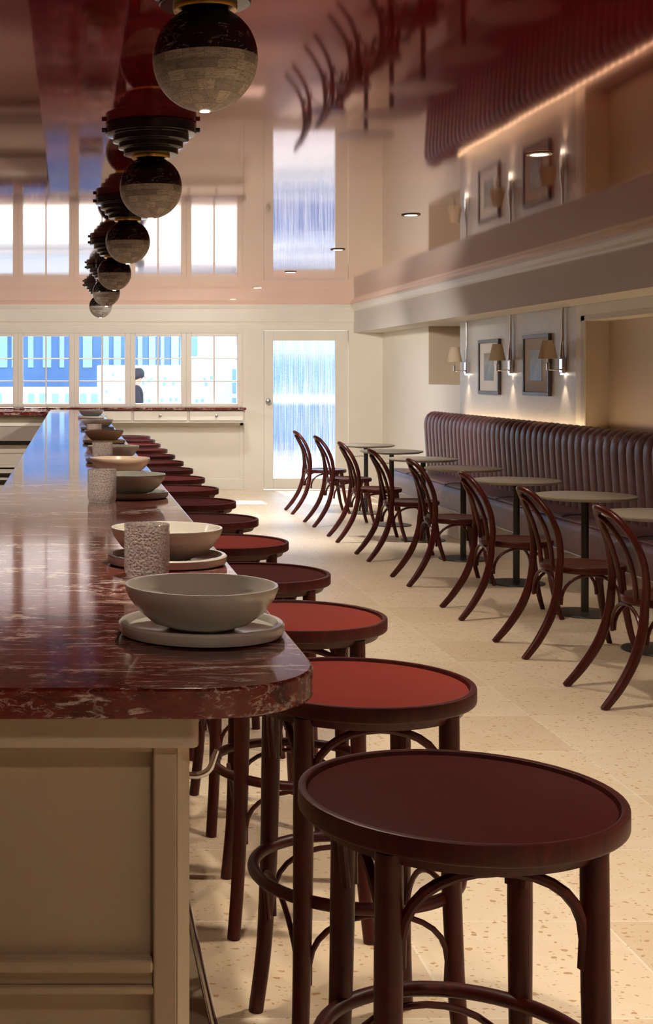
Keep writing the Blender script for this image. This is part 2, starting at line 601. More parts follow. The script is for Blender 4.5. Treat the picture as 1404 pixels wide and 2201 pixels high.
def spot(parent, loc, power, size, blend=0.6, radius=0.04, col=DOWN_COLOR, rot=(0, 0, 0)):
    ld = bpy.data.lights.new('lamp_light', 'SPOT')
    ld.energy = power
    ld.spot_size = R(size)
    ld.spot_blend = blend
    ld.shadow_soft_size = radius
    ld.color = col
    o = bpy.data.objects.new('lamp_light', ld)
    C.objects.link(o)
    o.location = loc
    o.rotation_euler = rot
    if parent:
        o.parent = parent
    return o

ORD = ['first', 'second', 'third', 'fourth', 'fifth', 'sixth', 'seventh', 'eighth', 'ninth', 'tenth', 'eleventh', 'twelfth', 'thirteenth', 'fourteenth', 'fifteenth', 'sixteenth']

# ================================================================== ROOM SHELL
CZ = 2.307          # ceiling
YB = 17.1           # window wall
XF = 3.52           # soffit face
XW = 3.88           # right wall
SZ = 1.959          # soffit underside
struct(box('floor', FLOOR, None, -3.4, 4.4, -4.2, YB + 0.02, -0.15, 0.0))
struct(box('ceiling', CEIL, None, -3.4, XF + 0.02, -4.2, YB + 0.2, CZ, CZ + 0.15))
struct(box('wall_left', CREAM, None, -3.4, -3.2, -4.2, YB, 0, CZ))
struct(box('wall_front', CREAM, None, -3.2, 4.4, -4.2, -4.0, 0, CZ))
struct(box('soffit_beam', GREY_CREAM, None, XF, 4.4, -4.0, YB, SZ, CZ + 0.15))
wr = box('wall_right', [CREAM, PLASTER], None, [
    (XW, 4.4, 14.9, YB, 0, SZ), (XW, 4.4, 13.7, 14.9, 0, 1.33), (4.25, 4.4, 13.7, 14.9, 1.33, SZ),
    (XW, 4.4, 6.2, 10.37, 0, 1.02), (XW, 4.4, 6.2, 10.37, 1.835, SZ), (4.07, 4.4, 6.2, 10.37, 1.02, 1.835),
    (XW, 4.4, -4.0, 6.2, 0, SZ), (XW, 4.4, 10.37, 10.55, 0, SZ), (XW + 0.003, 4.4, 10.55, 13.7, 0, SZ)])
struct(wr)
for i in range(48, 54):
    wr.data.polygons[i].material_index = 1
# window wall: one long opening for the windows and one for the door
WX0, WX1, WZ0, WZ1 = -1.40, 2.135, 1.035, 1.955
DX0, DX1, DZ1 = 2.385, 3.47, 2.0
struct(box('wall_back', CREAM, None, [
    (-3.2, DX0, YB, YB + 0.2, 0, WZ0), (-3.2, WX0, YB, YB + 0.2, WZ0, WZ1), (WX1, DX0, YB, YB + 0.2, WZ0, WZ1),
    (-3.2, DX0, YB, YB + 0.2, WZ1, CZ), (DX0, DX1, YB, YB + 0.2, DZ1, CZ), (DX1, 4.4, YB, YB + 0.2, 0, CZ + 0.1)]))
# mouldings
def moulding(name, prof, axis, a, b):
    """prof: (offset, z) pairs swept along an axis."""
    bm = bmesh.new()
    ring = []
    for t in (a, b):
        ring.append([bm.verts.new((o, t, z) if axis == 'y' else (t, o, z)) for o, z in prof])
    n = len(prof)
    for i in range(n):
        j = (i + 1) % n
        bm.faces.new((ring[0][i], ring[0][j], ring[1][j], ring[1][i]))
    bm.faces.new(ring[0]); bm.faces.new(ring[1][::-1])
    return struct(obj(name, bm, CREAM_TRIM, None))
moulding('trim_1', [(XF + 0.001, 2.222), (XF - 0.012, 2.228), (XF - 0.016, 2.245), (XF - 0.034, 2.262), (XF - 0.05, 2.29), (XF - 0.052, CZ), (XF + 0.001, CZ)], 'y', -4.0, YB - 0.051)
moulding('trim_2', [(YB, 2.085), (YB - 0.02, 2.09), (YB - 0.03, 2.105), (YB - 0.03, 2.25), (YB - 0.042, 2.265), (YB - 0.05, 2.29), (YB - 0.052, CZ), (YB, CZ)], 'x', -3.2, XF)
moulding('trim_3', [(YB, 2.045), (YB - 0.012, 2.048), (YB - 0.012, 2.068), (YB, 2.071)], 'x', -3.2, XF)
struct(box('trim_4', CREAM_TRIM, None, [(WX1 + 0.02, WX1 + 0.035, YB - 0.012, YB, 0.02, 2.04), (WX1 - 0.02, WX1 - 0.005, YB - 0.02, YB, 1.09, 1.965)]))
# wainscot panel frame under the window drawers
struct(box('wainscot_trim', CREAM_TRIM, None, [(-3.2, 2.145, YB - 0.014, YB, 0.0, 0.14), (2.10, 2.145, YB - 0.014, YB, 0.14, 0.84), (-3.2, 2.145, YB - 0.014, YB, 0.80, 0.84)], bevel=0.004))
# niche edging strip
NICHE = mat_paint('beige_niche_paint', (0.56, 0.46, 0.355), 0.55)
struct(box('niche_lining_trim', NICHE, None, [(XW + 0.004, 4.069, 10.362, 10.369, 1.021, 1.834), (4.063, 4.069, 6.2, 10.362, 1.021, 1.834), (XW + 0.004, 4.249, 14.89, 14.899, 1.331, SZ - 0.001), (4.241, 4.249, 13.7, 14.89, 1.331, SZ - 0.001)]))
struct(box('niche_trim', GREY_CREAM, None, [(XW - 0.012, XW, 10.34, 10.42, 1.03, 1.875), (XW - 0.012, XW, 6.2, 10.42, 1.835, 1.875)], bevel=0.003))

# windows: five casements, each two by three panes
for k in range(5):
    cx = 1.786 - 0.70 * k
    w = root_struct('window_%d' % (5 - k), (cx, YB, 0))
    hw = 0.35
    gx, gz0, gz1 = 0.287, 1.076, 1.915
    box('window_frame', CREAM_TRIM, w, [(-hw, -gx, 0.0, 0.12, WZ0, WZ1), (gx, hw, 0.0, 0.12, WZ0, WZ1), (-gx, gx, 0.0, 0.12, gz1, WZ1), (-gx, gx, 0.0, 0.12, WZ0, gz0)], bevel=0.006)
    box('muntin', CREAM_TRIM, w, [(-0.010, 0.010, 0.03, 0.07, gz0, gz1)] , bevel=0.003)
    for z in (1.353, 1.634):
        box('muntin', CREAM_TRIM, w, -gx, gx, 0.035, 0.065, z - 0.007, z + 0.007, bevel=0.003)
    box('pane', PANE, w, -gx, gx, 0.048, 0.052, gz0, gz1)

# door with reeded glass
d = root_struct('door_1', (0, YB, 0))
LX0, LX1, LZ1 = 2.405, 3.452, 1.985
GX0, GX1, GZ0, GZ1 = 2.52, 3.293, 0.144, 1.86
box('door_leaf', CREAM_TRIM, d, [(LX0, GX0, 0.005, 0.055, 0.006, LZ1), (GX1, LX1, 0.005, 0.055, 0.006, LZ1), (GX0, GX1, 0.005, 0.055, GZ1, LZ1), (GX0, GX1, 0.005, 0.055, 0.006, GZ0)], bevel=0.004)
box('door_jamb', CREAM, d, [(DX0, LX0 - 0.006, 0, 0.2, 0, DZ1), (LX1 + 0.006, DX1, 0, 0.2, 0, DZ1), (LX0 - 0.006, LX1 + 0.006, 0, 0.2, LZ1 + 0.006, DZ1)])
bm = bmesh.new()
n = 64
fr, bk = [], []
for i in range(n * 8 + 1):
    x = GX0 + (GX1 - GX0) * i / (n * 8)
    y = 0.024 - 0.004 * abs(math.sin(PI * i / 8))
    fr.append((x, y)); bk.append((x, 0.034))
va = [[bm.verts.new((x, y, z)) for x, y in fr] for z in (GZ0, GZ1)]
vb = [[bm.verts.new((x, y, z)) for x, y in bk] for z in (GZ0, GZ1)]
for i in range(len(fr) - 1):
    bm.faces.new((va[0][i], va[0][i + 1], va[1][i + 1], va[1][i]))
    bm.faces.new((vb[0][i + 1], vb[0][i], vb[1][i], vb[1][i + 1]))
obj('reeded_pane', bm, REEDED, d, smooth=True)
bm = bmesh.new()
add_lathe(bm, [(0, 0.0), (0.028, 0.0), (0.03, 0.006), (0.012, 0.012), (0.011, 0.04), (0.022, 0.046), (0.032, 0.06), (0.034, 0.072), (0.026, 0.086), (0.0, 0.092)], 24)
bmesh.ops.rotate(bm, verts=bm.verts, cent=(0, 0, 0), matrix=Matrix.Rotation(R(90), 3, 'X'))
bmesh.ops.translate(bm, verts=bm.verts, vec=(2.452, 0.004, 1.107))
dk = obj('door_knob', bm, KNOB_METAL, d, smooth=True)
dk['label'] = 'round nickel knob'

# ================================================================== EXTERIOR
PAVE = mat_paint('grey_paving', (0.20, 0.20, 0.21), 0.8, 0.1, 4)
FACADE_W = mat_paint('white_facade', (0.86, 0.87, 0.88), 0.8, 0.05, 0.2)
FACADE_B = mat_paint('blue_facade', (0.12, 0.24, 0.50), 0.5, 0.35, 0.12)
GLASS_B = simple('blue_window_glass', (0.14, 0.28, 0.48), 0.3)
GLASS_L = simple('pale_blue_window_glass', (0.34, 0.52, 0.72), 0.3)
BARRIER_B = mat_paint('cobalt_barrier_paint', (0.06, 0.16, 0.50), 0.5, 0.6, 1.8)
struct(box('pavement', PAVE, None, -30, 40, YB + 0.2, 29, -0.4, -0.02))
struct(box('street_ground', PAVE, None, -200, 250, 29, 500, -9.0, -8.0))
def building(name, label, mat, x0, x1, y0, y1, z1, wins, wmat, cat='building'):
    b = thing(name, label, cat, ((x0 + x1) / 2, (y0 + y1) / 2, -8.0))
    hx, hy = (x1 - x0) / 2, (y1 - y0) / 2
    box('facade', mat, b, -hx, hx, -hy, hy, 0, z1 + 8)
    for (a, c, e, f) in wins:
        box('window', wmat, b, a - (x0 + x1) / 2, c - (x0 + x1) / 2, -hy - 0.12, -hy + 0.05, e + 8, f + 8)
    return b
def pxw(px0, px1, py0, py1, Y):
    s = Y / F_PX
    return ((px0 - VPX) * s, (px1 - VPX) * s, EYE - (py1 - VPY) * s, EYE - (py0 - VPY) * s)
wins = [pxw(px, px + 5, py, py + 7, 150) for px, py in ((218, 802), (226, 838), (240, 802), (305, 820), (316, 815), (323, 812), (352, 810), (350, 822), (370, 821), (305, 857), (318, 858), (345, 857), (364, 855), (376, 855), (437, 812), (440, 822), (452, 808), (420, 858), (432, 857), (255, 855))]
building('apartment_block', 'long low white building beyond the windows, small square openings, behind the passer-by', FACADE_W, 3.0, 17.6, 150, 160, 2.6, wins, GLASS_L)
wins = [pxw(478, 508, 793, 816, 178) , pxw(478, 508, 822, 844, 178), pxw(478, 508, 855, 880, 178), pxw(412, 424, 715, 764, 178), pxw(600, 640, 760, 800, 178)]
building('street_tower', 'tall white building with large pale blue windows seen through the window nearest the door', FACADE_W, 15.2, 60, 178, 190, 60, wins, GLASS_L)
wins = [pxw(px, px + w_, 690, 790, 210) for px, w_ in ((60, 12), (92, 18), (128, 10), (178, 20), (222, 12), (244, 16), (296, 10), (320, 14), (345, 8), (368, 16), (0, 16), (25, 12))]
building('street_office', 'tall blue office building behind the low white one, seen through the windows', FACADE_B, -60, 17.2, 210, 230, 60, wins, GLASS_L)
wins = [pxw(px, px + 14, 846, 866, 125) for px in (-10, 60, 85, 112, 140, 172, 196)]
building('terrace_block', 'lowest pale building seen over the counter through the windows behind the bar', FACADE_W, -30, 2.6, 125, 132, 0.35, wins, GLASS_L)
building('blue_shopfront', 'mid height blue building seen through the reeded glass door', FACADE_B, 20.2, 45, 140, 150, 3.6, [pxw(640, 660, 775, 830, 140), pxw(690, 712, 770, 835, 140)], GLASS_B)
bt = thing('street_barrier', 'cobalt blue street barrier with white cap outside the reeded glass door', 'barrier', (3.95, 22.3, -0.02))
box('barrier_panel', BARRIER_B, bt, -1.1, 1.1, 0, 0.12, 0, 1.0)
box('cap', FACADE_W, bt, -1.15, 1.15, -0.04, 0.16, 1.0, 1.1)
box('foot', FACADE_W, bt, -1.12, 1.12, -0.1, 0.2, 0, 0.12)

# passer-by outside
SKIN = simple('skin', (0.55, 0.33, 0.24), 0.5)
HAIR = simple('dark_hair', (0.018, 0.016, 0.022), 0.5)
JACKET = mat_paint('charcoal_knit', (0.030, 0.028, 0.045), 0.85, 0.4, 60)
TROUSER = simple('dark_trousers', (0.03, 0.03, 0.04), 0.8)
def skin_mesh(name, verts, edges, radii, mat, parent, root=0, sub=2):
    me = bpy.data.meshes.new(name)
    me.from_pydata(verts, edges, [])
    me.update()
    o = bpy.data.objects.new(name, me)
    C.objects.link(o)
    o.parent = parent
    me.materials.append(mat)
    sk = o.modifiers.new('skin', 'SKIN')
    if not me.skin_vertices:
        bm_ = bmesh.new(); bm_.from_mesh(me); bm_.verts.layers.skin.verify(); bm_.to_mesh(me); bm_.free()
    for i, rr in enumerate(radii):
        sv = me.skin_vertices[0].data[i]
        sv.radius = rr if isinstance(rr, tuple) else (rr, rr)
        sv.use_root = (i == root)
    sk.use_smooth_shade = True
    ss = o.modifiers.new('sub', 'SUBSURF'); ss.levels = sub; ss.render_levels = sub
    return o
person = thing('person', 'person with dark hair in charcoal jacket walking past outside the window', 'person', (0.985, 21.0, -0.02), R(0))
# faces +X (to the right in the photo)
V = [(0, 0, 0.86), (0, 0, 1.0), (0.01, 0, 1.14), (0.01, 0, 1.25), (0.025, 0, 1.32), (0.04, 0, 1.375), (0.05, 0, 1.43), (0.06, 0, 1.50)]
Rr = [(0.11, 0.15), (0.10, 0.13), (0.11, 0.155), (0.095, 0.15), 0.05, 0.05, (0.085, 0.07), (0.07, 0.062)]
E = [(i, i + 1) for i in range(7)]
def chain(start, pts, radii):
    prev = start
    for p, r_ in zip(pts, radii):
        V.append(p); Rr.append(r_); E.append((prev, len(V) - 1)); prev = len(V) - 1
    return prev
for s in (-1, 1):
    chain(0, [(0.0, s * 0.085, 0.80), (0.03 + 0.09 * s, s * 0.09, 0.46), (-0.02 + 0.14 * s, s * 0.09, 0.09), (0.06 + 0.15 * s, s * 0.095, 0.035), (0.13 + 0.15 * s, s * 0.10, 0.03)], [0.085, 0.06, 0.038, 0.035, 0.03])
    wr_ = chain(3, [(0.0, s * 0.17, 1.23), (-0.05 * s - 0.01, s * 0.21, 0.98), (0.10 - 0.06 * s, s * 0.20, 0.78), (0.12 - 0.06 * s, s * 0.20, 0.72)], [0.05, 0.038, 0.026, 0.03])
    hx, hy = 0.12 - 0.06 * s, s * 0.20
    for q in range(4):
        chain(wr_, [(hx + 0.025 - 0.017 * q, hy, 0.675), (hx + 0.03 - 0.017 * q, hy - 0.008 * s, 0.645 + 0.004 * abs(q - 1.2))], [0.009, 0.008])
    chain(wr_, [(hx + 0.045, hy - 0.01 * s, 0.70), (hx + 0.055, hy - 0.015 * s, 0.675)], [0.010, 0.008])
skin_mesh('body', V, E, Rr, SKIN, person)
bm = bmesh.new()   # hair: cap with a gathered back
bmesh.ops.create_uvsphere(bm, u_segments=24, v_segments=16, radius=0.105, matrix=Matrix.Translation((0.025, 0, 1.475)) @ Matrix.Diagonal((1.08, 0.88, 1.0, 1)))
bmesh.ops.create_uvsphere(bm, u_segments=16, v_segments=12, radius=0.05, matrix=Matrix.Translation((-0.085, 0, 1.49)))
obj('hair', bm, HAIR, person, smooth=True)
bm = bmesh.new()   # nose and ear detail
add_lathe(bm, [(0, 0.0), (0.012, 0.004), (0.016, 0.02), (0.008, 0.045), (0, 0.05)], 10, 0.142, 0)
bmesh.ops.translate(bm, verts=bm.verts, vec=(0, 0, 1.40))
obj('nose', bm, SKIN, person, smooth=True)
V2 = [(0, 0, 0.78), (0, 0, 0.95), (0.01, 0, 1.13), (0.01, 0, 1.25), (0.02, 0, 1.31)]
R2 = [(0.135, 0.17), (0.12, 0.15), (0.13, 0.17), (0.11, 0.165), 0.07]
E2 = [(0, 1), (1, 2), (2, 3), (3, 4)]
for s in (-1, 1):
    b0 = len(V2)
    V2 += [(0.0, s * 0.18, 1.23), (-0.05 * s - 0.01, s * 0.215, 0.98), (0.095 - 0.06 * s, s * 0.205, 0.80)]
    R2 += [0.065, 0.052, 0.04]
    E2 += [(3, b0), (b0, b0 + 1), (b0 + 1, b0 + 2)]
skin_mesh('jacket', V2, E2, R2, JACKET, person)
V3 = [(0, 0, 0.86)]; R3 = [(0.12, 0.16)]; E3 = []
for s in (-1, 1):
    b0 = len(V3)
    V3 += [(0.0, s * 0.088, 0.78), (0.03 + 0.09 * s, s * 0.09, 0.46), (-0.02 + 0.14 * s, s * 0.09, 0.11)]
    R3 += [0.098, 0.072, 0.055]
    E3 += [(0, b0), (b0, b0 + 1), (b0 + 1, b0 + 2)]
skin_mesh('trousers', V3, E3, R3, TROUSER, person)

# ================================================================== BAR
BX0, BX1, BY0, BY1, BZ = -0.248, 0.337, 1.756, 16.25, 1.02
poly = []
rc = 0.17
for k in range(13):
    a = -PI / 2 + PI / 2 * k / 12
    poly.append((BX1 - rc + rc * math.cos(a), BY0 + rc + rc * math.sin(a)))
poly += [(BX1, BY1), (BX0, BY1)]
for k in range(9):
    a = PI + PI / 2 * k / 8
    poly.append((BX0 + 0.08 + 0.08 * math.cos(a), BY0 + 0.08 + 0.08 * math.sin(a)))
bm = bmesh.new()
add_prism(bm, poly, BZ - 0.04, BZ)
ct = obj('bar_countertop', bm, RED_MARBLE, None, bevel=0.004, segs=3)
tag(ct, 'long polished red veined marble countertop set with bowls and plates', 'countertop')

CB = thing('bar_cabinet', 'long taupe panelled cabinet carrying the red marble bar top', 'cabinet', (0, 1.8, 0))
CXR = 0.157
box('body', TAUPE, CB, -0.20, CXR - 0.022, 0.022, 14.4, 0, 0.934)
# near end: frame and recessed panels
box('stile', TAUPE, CB, 0.108, 0.139, 0.0, 0.03, 0.0, 0.934, bevel=0.0025)
box('rail', TAUPE, CB, -0.20, 0.108, 0.0, 0.028, 0.608, 0.617, bevel=0.002)
box('rail', TAUPE, CB, -0.20, 0.108, 0.010, 0.030, 0.617, 0.637, bevel=0.002)
box('rail', TAUPE, CB, -0.20, 0.108, -0.001, 0.03, 0.636, 0.652, bevel=0.004)
box('rail', TAUPE, CB, -0.20, 0.108, 0.004, 0.03, 0.925, 0.934, bevel=0.002)
bm = bmesh.new()
add_prism(bm, [(0.139, 0.0), (CXR, 0.020), (CXR, 0.05), (0.139, 0.05)], 0.0, 0.934)
obj('corner_post', bm, TAUPE_TRIM, CB, bevel=0.002)
box('side_panel', TAUPE_TRIM, CB, CXR - 0.022, CXR - 0.002, 0.05, 14.4, 0.0, 0.934)
# rounded trim under the marble
bm = bmesh.new()
tp = [(-0.20, -0.012), (0.160, -0.012), (0.167, -0.006), (0.167, 14.4), (-0.20, 14.4)]
add_prism(bm, tp, 0.934, 0.9795)
obj('top_trim', bm, TAUPE_TRIM, CB, bevel=0.009, segs=4)
box('plinth', STONE_PLINTH, CB, CXR - 0.003, 0.284, 0.06, 14.4, 0.0, 0.10, bevel=0.003)
bm = bmesh.new()
add_tube(bm, [(0.291, 0.06, 0.102), (0.291, 14.4, 0.102)], 0.0075, 12)
fr_ = obj('foot_rail', bm, CHROME, CB, smooth=True); fr_['label'] = 'chrome nosing rail'
for yy in (0.10, 0.34, 1.02, 1.70):
    bm = bmesh.new()
    add_tube(bm, spline([(CXR - 0.003, yy, 0.868), (CXR + 0.018, yy, 0.867), (CXR + 0.034, yy, 0.875), (CXR + 0.042, yy, 0.893), (CXR + 0.045, yy, 0.902)], 5), [0.005, 0.0042], 10)
    hk = obj('hook', bm, CHROME, CB, smooth=True); hk['label'] = 'curved chrome bag hook'

# counter under the windows, with its drawers
wc = box('window_counter', RED_MARBLE, None, -2.9, 2.135, 16.72, YB + 0.0, 1.006, 1.034, bevel=0.004)
tag(wc, 'red marble ledge running below the windows above shallow drawers', 'counter')
wd = thing('drawer_unit', 'cream shallow drawer unit under the window ledge', 'cabinet', (0, 16.78, 0))
box('carcass', GREY_CREAM, wd, -2.85, 2.13, 0.03, 0.30, 0.845, 1.005)
for k in range(5):
    x1 = 2.105 - 0.685 * k
    dr = box('drawer', CREAM_TRIM, wd, x1 - 0.655, x1, 0.0, 0.04, 0.872, 0.992, bevel=0.008)
    bm = bmesh.new()
    add_lathe(bm, [(0, 0), (0.006, 0), (0.006, 0.018), (0.016, 0.024), (0.016, 0.034), (0, 0.038)], 16)
    bmesh.ops.rotate(bm, verts=bm.verts, cent=(0, 0, 0), matrix=Matrix.Rotation(R(90), 3, 'X'))
    bmesh.ops.translate(bm, verts=bm.verts, vec=(x1 - 0.33, 0.0, 0.935))
    kn = obj('knob', bm, KNOB_METAL, dr, smooth=True)

# back counter behind the bar
bw = box('back_worktop', RED_MARBLE, None, -2.9, BX0 - 0.02, 15.78, 16.66, 0.965, 1.012, bevel=0.003)
tag(bw, 'dark red marble worktop behind the bar below the windows', 'counter')
bc = thing('back_cabinet', 'beige service cabinet with stepped shelves behind the bar under its own dark red worktop', 'cabinet', (0, 15.8, 0))
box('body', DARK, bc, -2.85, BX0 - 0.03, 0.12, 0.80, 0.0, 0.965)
for z0, z1 in ((0.842, 0.879), (0.531, 0.584), (0.365, 0.397), (0.30, 0.345), (0.222, 0.244), (0.10, 0.16)):
    box('shelf', CREAM_TRIM, bc, -2.85, BX0 - 0.03, 0.0, 0.12, z0, z1, bevel=0.003)
for z0, z1, m in ((0.67, 0.842, SHELF_GREY), (0.397, 0.531, CREAM), (0.587, 0.62, STONE_PLINTH)):
    box('drawer_front', m, bc, -2.85, BX0 - 0.03, 0.02, 0.119, z0, z1, bevel=0.003)
box('back_panel', STONE_PLINTH, bc, -2.85, BX0 - 0.03, 0.09, 0.119, 0.879, 0.965)

# ================================================================== STOOLS
SH = 0.784
def make_stool():
    t = thing('bar_stool', '', 'stool', (0, 0, 0), 0, 'bentwood stools along the bar')
    bm = bmesh.new()
    add_lathe(bm, [(0.205, SH - 0.050), (0.219, SH - 0.050), (0.2205, SH - 0.048), (0.2265, SH - 0.034), (0.2415, SH - 0.031), (0.2435, SH - 0.029), (0.244, SH - 0.026), (0.244, SH - 0.003), (0.2432, SH - 0.0008), (0.241, SH), (0.2335, SH), (0.2315, SH - 0.0012), (0.2295, SH - 0.009), (0.20, SH - 0.03)], 72, close=True)
    obj('seat_rim', bm, STOOL_WOOD, t, smooth=True)
    bm = bmesh.new()
    add_lathe(bm, [(0, SH - 0.022), (0.226, SH - 0.022), (0.2292, SH - 0.0085), (0.225, SH - 0.0062), (0.12, SH - 0.0056), (0, SH - 0.0055)], 72)
    obj('seat', bm, SEAT_LIT, t, smooth=True)
    legs = []
    for sx, sy in ((1, -1), (1, 1), (-1, 1), (-1, -1)):
        tx, ty = 0.145 * sx, 0.162 * sy
        bx_, by_ = 0.170 * sx, 0.212 * sy
        pts = spline([(tx, ty, SH - 0.035), (tx * 1.01, ty * 1.01, 0.55), (tx * 1.03, ty * 1.05, 0.36), (tx * 1.08, ty * 1.14, 0.16), (bx_, by_, 0.0)], 5)
        legs.append(pts)
        bm = bmesh.new()
        add_tube(bm, pts, [0.0200, 0.0205, 0.019, 0.017, 0.0165], 14)
        obj('leg', bm, STOOL_WOOD, t, smooth=True)
    ZR = 0.388
    bm = bmesh.new()
    add_tube(bm, [(0.212 * math.cos(2 * PI * k / 56), 0.212 * math.sin(2 * PI * k / 56), ZR) for k in range(56)], 0.0125, 12, closed=True)
    obj('foot_ring', bm, STOOL_WOOD, t, smooth=True)
    cor = [(0.145, -0.162), (0.145, 0.162), (-0.145, 0.162), (-0.145, -0.162)]
    def arch(z_lo, z_hi, r, spread):
        for i in range(4):
            a, b = cor[i], cor[(i + 1) % 4]
            a = (a[0] * spread, a[1] * spread); b = (b[0] * spread, b[1] * spread)
            pts = []
            for k in range(17):
                u = k / 16
                s_ = math.sin(PI * u)
                e = 0.5 - 0.5 * math.cos(PI * u)
                e = 0.055 + e * 0.89
                # bow outward a little to follow the round frame
                x = a[0] + (b[0] - a[0]) * e; y = a[1] + (b[1] - a[1]) * e
                g = 1 + 0.12 * s_
                pts.append((x * g, y * g, z_lo + (z_hi - z_lo) * s_ ** 0.75))
            bm = bmesh.new()
            add_tube(bm, pts, r, 8)
            obj('brace', bm, STOOL_WOOD, t, smooth=True)
    arch(SH - 0.20, SH - 0.056, 0.0085, 1.0)
    arch(ZR - 0.16, ZR - 0.018, 0.006, 1.06)
    return t
stool_y = [2.10, 2.867, 3.66, 4.45, 5.30, 6.15, 6.98, 7.80, 8.60, 9.42, 10.22, 11.05, 11.92, 12.84, 13.68, 14.50]
stool_pad = [SEAT_SHADED, SEAT_LIT, SEAT_LIT, SEAT_SHADED, SEAT_LIT, SEAT_SHADED, SEAT_SHADED, SEAT_HALF_LIT, SEAT_HALF_LIT, SEAT_SHADED, SEAT_HALF_LIT, SEAT_HALF_LIT, SEAT_HALF_LIT, SEAT_LIT, SEAT_HALF_LIT, SEAT_HALF_LIT]
pad_word = {SEAT_SHADED.name: 'shaded-tone red', SEAT_LIT.name: 'lit-tone red', SEAT_HALF_LIT.name: 'half-lit-tone red'}
proto = make_stool()
for i, y in enumerate(stool_y):
    place = 'nearest the rounded bar corner' if i == 0 else ('last of the row, at the windows' if i == 15 else '%s along the bar from the rounded corner' % ORD[i])
    lab = 'bentwood bar stool with %s seat, %s' % (pad_word[stool_pad[i].name], place)
    if i == 0:
        s = proto; s.location = (0.594, y, 0); s['label'] = lab
    else:
        s = dup(proto, (0.594, y, 0), R((0, 3, -4, 2, 5, -3, 1, 4, -2, 0, 3, -5, 2, 1, -3, 4)[i]), lab)
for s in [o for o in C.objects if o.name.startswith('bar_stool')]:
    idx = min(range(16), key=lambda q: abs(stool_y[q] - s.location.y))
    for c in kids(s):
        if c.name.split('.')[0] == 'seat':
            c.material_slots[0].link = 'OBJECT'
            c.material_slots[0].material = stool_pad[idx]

# ================================================================== CHAIRS
def make_chair():
    t = thing('bentwood_chair', '', 'chair', (0, 0, 0), 0, 'bentwood chairs at the row of round tables')
    SZc = 0.452
    bm = bmesh.new()
    add_lathe(bm, [(0.165, SZc - 0.034), (0.20, SZc - 0.036), (0.207, SZc - 0.030), (0.209, SZc - 0.012), (0.204, SZc - 0.002), (0.188, SZc), (0.172, SZc - 0.006)], 48, close=True)
    bmesh.ops.scale(bm, verts=bm.verts, vec=(1.03, 0.98, 1))
    obj('seat_frame', bm, CHAIR_WOOD, t, smooth=True)
    bm = bmesh.new()
    add_lathe(bm, [(0, SZc - 0.020), (0.178, SZc - 0.018), (0.178, SZc - 0.006), (0.1, SZc - 0.011), (0, SZc - 0.013)], 48)
    obj('seat', bm, CHAIR_WOOD, t, smooth=True)
    half = [(-0.195, 0.182, 0.43), (-0.190, 0.187, 0.52), (-0.205, 0.185, 0.63), (-0.245, 0.158, 0.735), (-0.295, 0.095, 0.812), (-0.328, 0.0, 0.838)]
    full = half + [(x, -y, z) for x, y, z in half[-2::-1]]
    bm = bmesh.new()
    add_tube(bm, spline(full, 6), [0.018, 0.0165, 0.0155, 0.0165, 0.018], 12)
    obj('back_frame', bm, CHAIR_WOOD, t, smooth=True)
    ih = [(-0.188, 0.078, 0.436), (-0.200, 0.082, 0.54), (-0.235, 0.078, 0.66), (-0.285, 0.052, 0.755), (-0.316, 0.0, 0.798)]
    fi = ih + [(x, -y, z) for x, y, z in ih[-2::-1]]
    bm = bmesh.new()
    add_tube(bm, spline(fi, 6), 0.0115, 10)
    obj('back_hoop', bm, CHAIR_WOOD, t, smooth=True)
    for s in (-1, 1):
        bm = bmesh.new()
        add_tube(bm, spline([(-0.195, s * 0.182, 0.445), (-0.205, s * 0.188, 0.34), (-0.245, s * 0.199, 0.21), (-0.315, s * 0.214, 0.09), (-0.388, s * 0.225, 0.0)], 6), [0.0185, 0.0205, 0.0225, 0.021, 0.0165], 12)
        obj('leg', bm, CHAIR_WOOD, t, smooth=True)
        bm = bmesh.new()
        add_tube(bm, spline([(0.135, s * 0.140, 0.435), (0.15, s * 0.147, 0.30), (0.180, s * 0.160, 0.12), (0.215, s * 0.178, 0.0)], 6), [0.021, 0.0195, 0.0165, 0.014], 12)
        obj('leg', bm, CHAIR_WOOD, t, smooth=True)
    cor = [(-0.20, -0.180), (0.148, -0.146), (0.148, 0.146), (-0.20, 0.180)]
    for i in range(4):
        a, b = cor[i], cor[(i + 1) % 4]
        pts = []
        for k in range(17):
            u = k / 16
            e = 0.05 + 0.9 * (0.5 - 0.5 * math.cos(PI * u))
            pts.append((a[0] + (b[0] - a[0]) * e, a[1] + (b[1] - a[1]) * e, 0.265 + 0.147 * math.sin(PI * u) ** 0.8))
        bm = bmesh.new()
        add_tube(bm, pts, 0.0085, 8)
        obj('brace', bm, CHAIR_WOOD, t, smooth=True)
    return t
chair_y = [6.06, 7.11, 8.18, 9.47, 10.70, 11.90, 13.10, 14.30]
cp = make_chair()
for i, y in enumerate(chair_y):
    k = 8 - i
    if k == 1:
        lab = 'mahogany bentwood chair in front of the reeded glass door, last of the row'
    elif k == 8:
        lab = 'mahogany bentwood chair at the camera end of the row, cut by the frame edge'
    else:
        lab = 'mahogany bentwood chair with looped back, %s in the row counted from the glass door' % ORD[k - 1]
    rz = R((0, 1.5, -1.5, 1, 0, -1, 1.5, 0)[i])
    if i == 0:
        cp.location = (2.652, y, 0); cp.rotation_euler.z = rz; cp['label'] = lab
    else:
        dup(cp, (2.652, y, 0), rz, lab)

